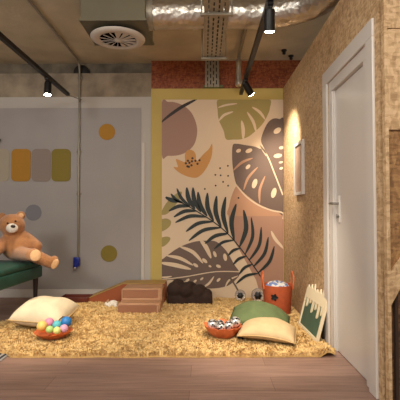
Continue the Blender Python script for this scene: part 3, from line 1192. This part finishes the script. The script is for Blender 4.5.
bear_o = at(20, 258, 3.86)
bear_o.z = 0.53
bear = thing('teddy_bear', 'brown teddy bear sitting on the green velvet chair', 'teddy bear', bear_o)
P = lambda x, y, Y: at(x, y, Y) - bear_o
bm = bm_new()
add_ell(bm, P(18, 247.5, 3.9), (0.15, 0.13, 0.125))
add_ell(bm, P(18, 241, 3.92), (0.13, 0.105, 0.115))
hc = P(12, 225, 3.88)
add_ell(bm, hc, (0.122, 0.112, 0.108))
for x, y in ((21, 215.5), (2.0, 217)):
    add_ell(bm, P(x, y, 3.92), (0.045, 0.028, 0.045))
capsule(bm, P(28, 238.5, 3.95), P(37, 246, 3.88), 0.052, 0.05)
capsule(bm, P(7, 239.5, 3.86), P(-2, 249, 3.72), 0.056, 0.058)
capsule(bm, P(17, 253, 3.85), P(31, 254.5, 3.62), 0.066, 0.055)
add_ell(bm, P(34, 255, 3.6), (0.05, 0.05, 0.062))
capsule(bm, P(26, 252, 3.92), P(49, 262, 3.84), 0.07, 0.055)
add_ell(bm, P(53.0, 262, 3.83), (0.045, 0.05, 0.065), mtx=Matrix.Rotation(0.45, 4, 'Y'))
body = obj('body', bm, M['fur'], bear, True)
md = body.modifiers.new('remesh', 'REMESH')
md.mode = 'VOXEL'
md.voxel_size = 0.011
md.use_smooth_shade = True
md = body.modifiers.new('smooth', 'SMOOTH')
md.iterations = 5
bm = bm_new()
add_ell(bm, P(12, 228.2, 3.78), (0.055, 0.04, 0.045))
obj('muzzle', bm, M['fur_white'], bear, True)
bm = bm_new()
add_ell(bm, P(13.0, 226.3, 3.745), (0.022, 0.014, 0.015))
obj('nose', bm, M['fur_dark'], bear, True)
for x, y in ((7.7, 223.3), (15.5, 221.2)):
    bm = bm_new()
    add_ell(bm, P(x, y, 3.775), (0.010, 0.009, 0.010))
    obj('eye', bm, M['black_plastic'], bear, True)
for x, y, Y, rt in ((35.6, 255.5, 3.553, 0.5), (55.0, 264.0, 3.80, 0.8)):
    bm = bm_new()
    add_ell(bm, (0, 0, 0), (0.046 if Y < 3.6 else 0.03, 0.014, 0.052), mtx=Matrix.Rotation(rt * .6, 4, 'Y') @ Matrix.Rotation(rt * .6, 4, 'Z'))
    bmesh.ops.translate(bm, verts=bm.verts, vec=P(x, y, Y))
    obj('foot_pad', bm, M['fur_pale'], bear, True)
for x, y in ((21, 215.8),):
    bm = bm_new()
    add_ell(bm, P(x, y, 3.885), (0.026, 0.012, 0.026))
    obj('inner_ear', bm, M['fur_pale'], bear, True)


# ------------------------------------------------------------------ cushions
def cushion(name, label, w, h, t, loc, rot, m, mp, seed=0, sag=0.0, bend=0.0):
    th = thing(name, label, 'cushion', loc, rot)
    n = 28
    b = bm_new()
    top, bot = {}, {}
    for j in range(n + 1):
        for i in range(n + 1):
            u, v = 2 * i / n - 1, 2 * j / n - 1
            pu = 1 - 0.10 * (1 - v * v) * 0 - 0.05 * (1 - abs(v) ** 2) * abs(u)
            pv = 1 - 0.05 * (1 - abs(u) ** 2) * abs(v)
            rc = 1 - 0.05 * u * u * v * v
            x, y = u * pu * rc * w / 2, v * pv * rc * h / 2
            hh = t / 2 * ((1 - abs(u) ** 2.6) ** 0.55) * ((1 - abs(v) ** 2.6) ** 0.55)
            wr = 0.10 * t * mnoise.noise(Vector((x * 9, y * 9, seed))) * (1 - abs(u)) ** .5 * (1 - abs(v)) ** .5
            bz_ = bend * (0.012 - x * x)
            top[i, j] = b.verts.new((x, y, hh + wr + t / 2 + bz_))
            if i in (0, n) or j in (0, n):
                bot[i, j] = top[i, j]
            else:
                bot[i, j] = b.verts.new((x, y, -hh * (1 - sag) + t / 2 + bz_))
    for j in range(n):
        for i in range(n):
            b.faces.new((top[i, j], top[i + 1, j], top[i + 1, j + 1], top[i, j + 1]))
            b.faces.new((bot[i, j], bot[i, j + 1], bot[i + 1, j + 1], bot[i + 1, j]))
    edge = [top[i, 0].co.copy() for i in range(n)] + [top[n, j].co.copy() for j in range(n)] + [top[n - i, n].co.copy() for i in range(n)] + [top[0, n - j].co.copy() for j in range(n)]
    obj('cover', b, m, th, True)
    b = bm_new()
    add_tube(b, edge + [edge[0]], 0.0045, 6)
    obj('piping', b, mp, th, True)
    return th


R_ = math.radians
pl = cushion('floor_cushion', 'large cream floor cushion on the rug beside the bowl of pastel balls', 0.47, 0.42, 0.25, (-1.36, 3.50, 0.014), (R_(8), R_(3), R_(-5)), M['cushion_cream'], M['piping'], 1.3, 0.3)
bm = bm_new()
for k in range(12):
    a = 2 * PI * k / 12
    add_tube(bm, [(0.21, -0.10, 0.15), (0.21 + 0.03 * math.cos(a), -0.15 + .02 * math.sin(a), 0.14 + 0.02 * math.sin(a)), (0.205 + 0.05 * math.cos(a), -0.19, 0.11 + 0.045 * math.sin(a))], 0.0035, 5)
obj('tassel', bm, M['dark_wood'], pl, True)
cushion('floor_cushion', 'tan floor cushion lying in front of the green one', 0.44, 0.34, 0.15, (0.485, 3.14, RZ - .002), (R_(3), R_(3), R_(-14)), M['cushion_tan'], M['piping'], 4.1, 0.3, 0.5)
cushion('floor_cushion', 'sage green cushion propped behind and on the tan one', 0.50, 0.34, 0.14, (0.455, 3.37, 0.085), (R_(17), R_(7), R_(-13)), M['cushion_green'], M['piping_green'], 7.7, 0.2, 1.4)


# ------------------------------------------------------------------ bowls and balls
def bowl(label, loc, r, h, m, lobes, amp, mfoot):
    t = thing('scalloped_bowl', label, 'bowl', loc)
    b = bm_new()
    prof = [(r * .45, 0.004), (r * .62, h * .18), (r * .85, h * .58), (r, h), (r * 1.01, h * 1.03), (r * .97, h * 1.02), (r * .82, h * .64), (r * .58, h * .27), (r * .40, h * .16), (0.001, h * .16)]

    def md_(a, q, z):
        k = (z / h) ** 2 * (1 if q > .2 * r else 0)
        s = abs(math.sin(lobes * a / 2))
        return (q * (1 + amp * k * (s - .5)), z + .12 * h * k * (s - .5))
    add_lathe(b, prof, 96, mod=md_)
    obj('shell', b, m, t, True)
    b = bm_new()
    add_lathe(b, [(r * .3, 0), (r * .47, 0), (r * .45, 0.012), (r * .3, 0.012), (r * .3, 0)], 32)
    obj('foot_ring', b, mfoot, t, True, angle=40)
    return t


def ball(label, c, r, m, group):
    b = bm_new()
    add_ell(b, (0, 0, 0), (r, r, r), u=28, v=18)
    # a moulded seam round the middle
    for v_ in b.verts:
        if abs(v_.co.z) < r * 0.04:
            v_.co *= 1.008
    return tag(obj('play_ball', b, m, smooth=True, loc=c), label, 'ball', group)


lb = at(53.5, 331, 3.14)
bowl('shallow orange scalloped bowl of pastel balls beside the cream cushion', (lb.x, 3.14, RZ + .012), 0.14, 0.05, M['orange_bowl'], 14, 0.06, M['orange_bowl'])
for px, py, Y, r, m, lab in (
        (42.0, 326.6, 3.08, 0.039, 'yellow_ball', 'peach yellow ball at the left of the pastel bowl'),
        (49.3, 323.0, 3.13, 0.036, 'pink_ball', 'pink ball at the back of the pastel bowl'),
        (49.7, 330.0, 3.01, 0.028, 'lime_ball', 'lime green ball at the front of the pastel bowl'),
        (57.0, 325.6, 3.11, 0.035, 'teal_ball', 'teal ball in the middle of the pastel bowl'),
        (66.3, 322.3, 3.14, 0.041, 'blue_ball', 'deep blue ball, topmost in the pastel bowl'),
        (57.0, 331.0, 3.00, 0.028, 'lemon_ball', 'pale lemon ball at the front of the pastel bowl'),
        (64.0, 329.0, 3.04, 0.031, 'lilac_ball', 'lilac ball at the right of the pastel bowl')):
    ball(lab, at(px, py - 0.5, Y + 0.035), r, M[m], 'pastel balls in the left bowl')

rb = at(223, 334, 3.20)
bowl('coral orange scalloped bowl of mirrored balls beside the cushions', (rb.x, 3.20, RZ), 0.145, 0.095, M['copper_bowl'], 10, 0.10, M['black_plastic'])
for px, py, Y, r, lab in (
        (212.5, 324.5, 3.17, 0.041, 'mirrored ball at the left of the coral bowl'),
        (221.0, 327.0, 3.12, 0.036, 'mirrored ball at the front of the coral bowl'),
        (228.8, 325.5, 3.15, 0.037, 'mirrored ball right of centre in the coral bowl'),
        (235.3, 322.0, 3.21, 0.042, 'mirrored ball nearest the green cushion in the coral bowl'),
        (219.5, 324.5, 3.25, 0.038, 'mirrored ball at the back of the coral bowl')):
    ball(lab, at(px, py, Y), r, M['glitter'], 'mirrored balls in the coral bowl')
bm = bm_new()
q = at(240.5, 339, 3.13)
add_ell(bm, (0, 0, 0.022), (0.024, 0.022, 0.022))
for k in range(60):
    d = Vector((random.gauss(0, 1), random.gauss(0, 1), random.gauss(0, 1))).normalized()
    add_tube(bm, [Vector((0, 0, .022)) + d * .018, Vector((0, 0, .022)) + d * .028], 0.002, 4)
tag(obj('pompom', bm, M['black_plastic'], loc=(q.x, 3.13, RZ)), 'tiny dark pompom on the rug between coral bowl and tan cushion', 'pompom')

# ------------------------------------------------------------------ soft play ramp, steps and scalloped block
st = thing('soft_play_steps', 'brown two-step soft play block standing on the rug', 'soft play block', (-0.632, 3.93, 0.012))
w = 0.205
bm = bm_new()
prof = [(0, 0), (0, 0.105), (0.0, 0.105), (0.19, 0.105), (0.19, 0.212), (0.46, 0.212), (0.46, 0)]
prof = [(0, 0), (0, 0.105), (0.19, 0.105), (0.19, 0.212), (0.46, 0.212), (0.46, 0)]
add_prism(bm, prof, lambda u, v, d: Vector((d, u, v)), -w, w)
bmesh.ops.dissolve_limit(bm, angle_limit=0.01, verts=bm.verts[:], edges=bm.edges[:])
bmesh.ops.bevel(bm, geom=bm.edges[:], offset=0.012, segments=3, affect='EDGES')
obj('foam_body', bm, M['foam_tan'], st, True, angle=50)
for y, z0, z1, x0, x1 in ((0.0, 0.008, 0.092, -w + .008, w - .03), (0.19, 0.118, 0.2, -w + .012, w - .04)):
    bm = bm_new()
    add_box(bm, (x0, y - 0.004, z0), (x1, y + 0.004, z1), 0.0035)
    obj('riser_panel', bm, M['foam_brown'], st)

rp = thing('soft_play_ramp', 'russet soft play ramp with olive top leading up behind the steps', 'soft play block', (-0.88, 4.40, 0.012))
bm = bm_new()
add_prism(bm, [(-0.45, 0), (-0.45, 0.018), (0.0, 0.205), (0.46, 0.212), (0.46, 0)], lambda u, v, d: Vector((u, d, v)), 0.0, 0.22)
bmesh.ops.dissolve_limit(bm, angle_limit=0.01, verts=bm.verts[:], edges=bm.edges[:])
bmesh.ops.bevel(bm, geom=bm.edges[:], offset=0.007, segments=2, affect='EDGES')
obj('foam_body', bm, M['foam_red'], rp, True, angle=40)
bm = bm_new()
add_prism(bm, [(-0.445, 0.021), (-0.447, 0.028), (-0.002, 0.214), (0.455, 0.221), (0.455, 0.213), (0.0, 0.206)], lambda u, v, d: Vector((u, d, v)), 0.0, 0.22)
obj('top_cover', bm, M['foam_olive'], rp)

# cloud-like scalloped block
cb = thing('scalloped_play_block', 'dark brown scalloped soft block leaning at the mural foot', 'soft play block', (at(190, 300, 4.42).x, 4.40, 0.016))
bm = bm_new()
for px, py, Y, r in ((174.5, 289.5, 4.38, 0.085), (178, 286, 4.46, 0.08), (186, 290, 4.36, 0.085), (190, 288.5, 4.46, 0.08), (197.5, 292.5, 4.38, 0.08), (200, 291, 4.46, 0.075), (206.5, 296, 4.38, 0.066), (207, 294, 4.46, 0.06)):
    add_ell(bm, at(px, py, Y) - cb.location, (r, r, r))
xs0, xs1 = at(167.3, 290, 4.36).x - cb.location.x, at(212.5, 290, 4.36).x - cb.location.x
add_box(bm, (xs0, -0.09, 0), (xs1, 0.13, 0.10), 0.02)
add_box(bm, (xs0, -0.08, 0), (xs0 + .22, 0.12, 0.17), 0.03)
bo = obj('soft_body', bm, M['foam_dark'], cb, True)
md = bo.modifiers.new('remesh', 'REMESH')
md.mode = 'VOXEL'
md.voxel_size = 0.008
md.use_smooth_shade = True
md = bo.modifiers.new('smooth', 'SMOOTH')
md.iterations = 3

# small white soft toy between ramp and steps
pt = thing('plush_toy', 'small white plush toy lying on the rug beside the steps', 'soft toy', (at(112, 305, 4.25).x, 4.22, RZ - 0.004))
bm = bm_new()
add_ell(bm, (0.02, 0, 0.035), (0.05, 0.036, 0.034))
add_ell(bm, (-0.04, -0.012, 0.03), (0.028, 0.026, 0.026))
for x, y in ((-0.01, -0.045), (0.055, -0.04)):
    add_ell(bm, (x, y, 0.016), (0.017, 0.024, 0.015))
bd = obj('body', bm, M['fur_white'], pt, True)
md = bd.modifiers.new('remesh', 'REMESH')
md.mode = 'VOXEL'
md.voxel_size = 0.006
md.use_smooth_shade = True
for s in (-1, 1):
    bm = bm_new()
    add_ell(bm, (-0.035, -0.008 + s * 0.02, 0.058), (0.008, 0.006, 0.018))
    obj('ear', bm, M['foam_tan'], pt, True)

# low tray by the wall
ty = thing('serving_tray', 'low dark red tray on the floor by the back wall', 'tray', (-1.40, 4.45, 0.028))
bm = bm_new()
add_box(bm, (-0.145, -0.09, 0), (0.145, 0.09, 0.012), 0.003)
obj('base', bm, M['tray'], ty)
bm = bm_new()
for lo, hi in (((-0.155, -0.1, 0), (0.155, -0.085, 0.055)), ((-0.155, 0.085, 0), (0.155, 0.1, 0.055)), ((-0.155, -0.085, 0), (-0.14, 0.085, 0.055)), ((0.14, -0.085, 0), (0.155, 0.085, 0.055))):
    add_box(bm, lo, hi, 0.004)
obj('raised_edge', bm, M['tray'], ty)

# ------------------------------------------------------------------ orange basket with cloth, clear balls
bk = thing('toy_basket', 'tapered orange felt basket with two loop handles', 'basket', (at(277.5, 300, 3.95).x, 3.95, RZ - .006))
bm = bm_new()
Hb = 0.285
add_lathe(bm, [(0.001, 0.004), (0.112, 0.004), (0.122, 0.02), (0.143, Hb), (0.139, Hb + .002), (0.133, Hb - .004), (0.114, 0.02), (0.001, 0.014)], 40)
obj('felt_body', bm, M['basket'], bk, True, angle=50)
for s in (-1, 1):
    bm = bm_new()
    pts = catmull([(s * 0.136, -0.05, Hb - .04), (s * 0.148, -0.048, Hb + .06), (s * 0.142, -0.025, Hb + .105), (s * 0.14, 0.0, Hb + .125), (s * 0.142, 0.025, Hb + .105), (s * 0.148, 0.048, Hb + .06), (s * 0.136, 0.05, Hb - .04)], 5, False)
    add_tube(bm, pts, 0.008, 8)
    obj('handle', bm, M['copper_bowl'], bk, True)


def flower(n, r, k=0.35):
    out = []
    for i in range(60):
        a = 2 * PI * i / 60
        q = r * (1 - k * (0.5 - 0.5 * math.cos(n * a)))
        out.append((q * math.cos(a), q * math.sin(a)))
    return out


bm = bm_new()
za = 0.185
add_prism(bm, flower(5, 0.035), lambda u, v, d: (lambda th: Vector(((0.1345 + d + v * .08) * math.cos(th), (0.1345 + d + v * .08) * math.sin(th), za + v)))(R_(-112) + u / 0.131), -0.004, 0.0075)
obj('flower_emblem', bm, M['black_plastic'], bk)

cl = thing('folded_cloth', 'crumpled white and blue cloth filling the orange basket', 'cloth', bk.location + Vector((0, 0, Hb - .03)))
for nm, m, sd, zz_, rr in (('white_fold', 'cloth', 2.2, 0.0, 0.122), ('blue_fold', 'cloth_blue', 8.4, 0.004, 0.118)):
    bm = bm_new()
    bmesh.ops.create_icosphere(bm, subdivisions=5, radius=1)
    for v_ in bm.verts:
        c = v_.co.copy()
        f_ = 1 + 0.22 * mnoise.noise(c * 2.2 + Vector((sd, 0, 0))) + 0.12 * mnoise.noise(c * 5 + Vector((0, sd, 0)))
        v_.co = Vector((c.x * rr * min(f_, 1.0), c.y * rr * min(f_, 1.0), zz_ + 0.052 * c.z * f_ * (1 + .5 * mnoise.noise(c * 3 + Vector((0, 0, sd))))))
    obj(nm, bm, M[m], cl, True)

for px, py, Y, r, lab in ((240.3, 296.0, 4.50, 0.062, 'clear ball with black spot at the mural foot, further from the basket'),
                          (258.0, 295.0, 4.45, 0.075, 'clear ball with black spot next to the orange basket')):
    c = at(px, py, Y)
    c.z = RZ + r * 0.97
    cbll = thing('clear_ball', lab, 'ball', c - Vector((0, 0, r)), group='clear balls with black spots')
    bm = bm_new()
    add_ell(bm, (0, 0, r), (r, r, r), u=32, v=20)
    obj('shell', bm, M['clear'], cbll, True)
    d = (EYE + Vector((.0, 0, -.4)) - c).normalized()
    mt = Matrix.Translation(Vector((0, 0, r))) @ d.to_track_quat('Z', 'Y').to_matrix().to_4x4()
    bm = bm_new()
    prof = [(math.sin(t) * (r + h_), math.cos(t) * (r + h_)) for t, h_ in ((.62, -.001), (.62, .002), (.45, .002), (.25, .002), (.02, .002))]
    add_lathe(bm, prof, 36, mtx=mt, mod=lambda a_, q_, z_: (q_ * (math.cos(PI / 6) / math.cos((a_ % (PI / 3)) - PI / 6)), z_ * 1.0))
    obj('black_spot', bm, M['black_plastic'], cbll)

# ------------------------------------------------------------------ framed board leaning on the partition
A = Vector((0.835, 3.56, RZ))          # far lower corner
Bc = Vector((0.855, 3.06, RZ))         # near lower corner
ex = (Bc - A)
Lb = ex.length
ex.normalize()
nrm = Vector((-1, -0.05, 0)).normalized()
tilt = R_(15)
ez = (Vector((0, 0, 1)) * math.cos(tilt) - Vector((nrm.x, nrm.y, 0)) * math.sin(tilt)).normalized()
ez = (ez - ex * ez.dot(ex)).normalized()
en = ex.cross(ez).normalized()
if en.x > 0:
    en = -en
bd = thing('drip_board', 'small green board with cream dripping top leaning on the partition', 'picture', A)
fb = lambda u, v, d: ex * u + ez * v + en * d
HB = 0.31
bm = bm_new()
fr = 0.022
for poly in ([(0, 0), (Lb, 0), (Lb, fr), (0, fr)], [(0, fr), (fr, fr), (fr, HB), (0, HB)], [(Lb - fr, fr), (Lb, fr), (Lb, HB), (Lb - fr, HB)], [(fr, HB - fr), (Lb - fr, HB - fr), (Lb - fr, HB), (fr, HB)]):
    add_prism(bm, poly, fb, 0.0, 0.02)
obj('frame', bm, M['board_frame'], bd)
bm = bm_new()
add_prism(bm, [(fr * .8, fr * .8), (Lb - fr * .8, fr * .8), (Lb - fr * .8, HB - fr * .8), (fr * .8, HB - fr * .8)], fb, 0.003, 0.011)
obj('green_panel', bm, M['chalk'], bd)
bm = bm_new()
poly = [(-0.004, HB - 0.055)]
nd = 7
for k in range(nd):
    x0 = -0.004 + (Lb + .008) * k / nd
    x1 = -0.004 + (Lb + .008) * (k + 1) / nd
    dep = [0.10, 0.13, 0.09, 0.15, 0.11, 0.16, 0.12][k]
    for t in (0.12, 0.3, 0.5, 0.7):
        poly.append((x0 + (x1 - x0) * t * .62, HB - dep + (0.012 if t in (.12, .7) else 0)))
    poly.append((x0 + (x1 - x0) * .5, HB - 0.055))
    poly.append((x1 - .002, HB - 0.055))
for k in range(nd):
    x1 = Lb + .008 - (Lb + .016) * k / nd
    x0 = Lb + .008 - (Lb + .016) * (k + 1) / nd
    for t in (0.15, 0.5, 0.85):
        poly.append((x1 + (x0 - x1) * t, HB + 0.02 + (0.03 if t == 0.5 else 0.008) * (1 + .5 * ((k * 5) % 3))))
add_prism(bm, poly, fb, 0.0115, 0.0205)
obj('cream_drips', bm, M['board_frame'], bd)

# ------------------------------------------------------------------ framed picture on the partition
pf = thing('framed_picture', 'small white framed picture on the strand board partition', 'picture', (XR, 3.92, at(302, 195, 3.9).z))
hy, hz_ = 0.165, 0.515
bm = bm_new()
for lo, hi in (((-0.028, -hy, 0), (-.0005, -hy + .03, hz_)), ((-0.028, hy - .03, 0), (-.0005, hy, hz_)), ((-0.028, -hy + .03, 0), (-.0005, hy - .03, .03)), ((-0.028, -hy + .03, hz_ - .03), (-.0005, hy - .03, hz_))):
    add_box(bm, lo, hi, 0.002)
obj('frame', bm, M['white_gloss'], pf)
bm = bm_new()
add_box(bm, (-0.014, -hy + .03, 0.03), (-.001, hy - .03, hz_ - .03))
obj('print', bm, M['picture'], pf)
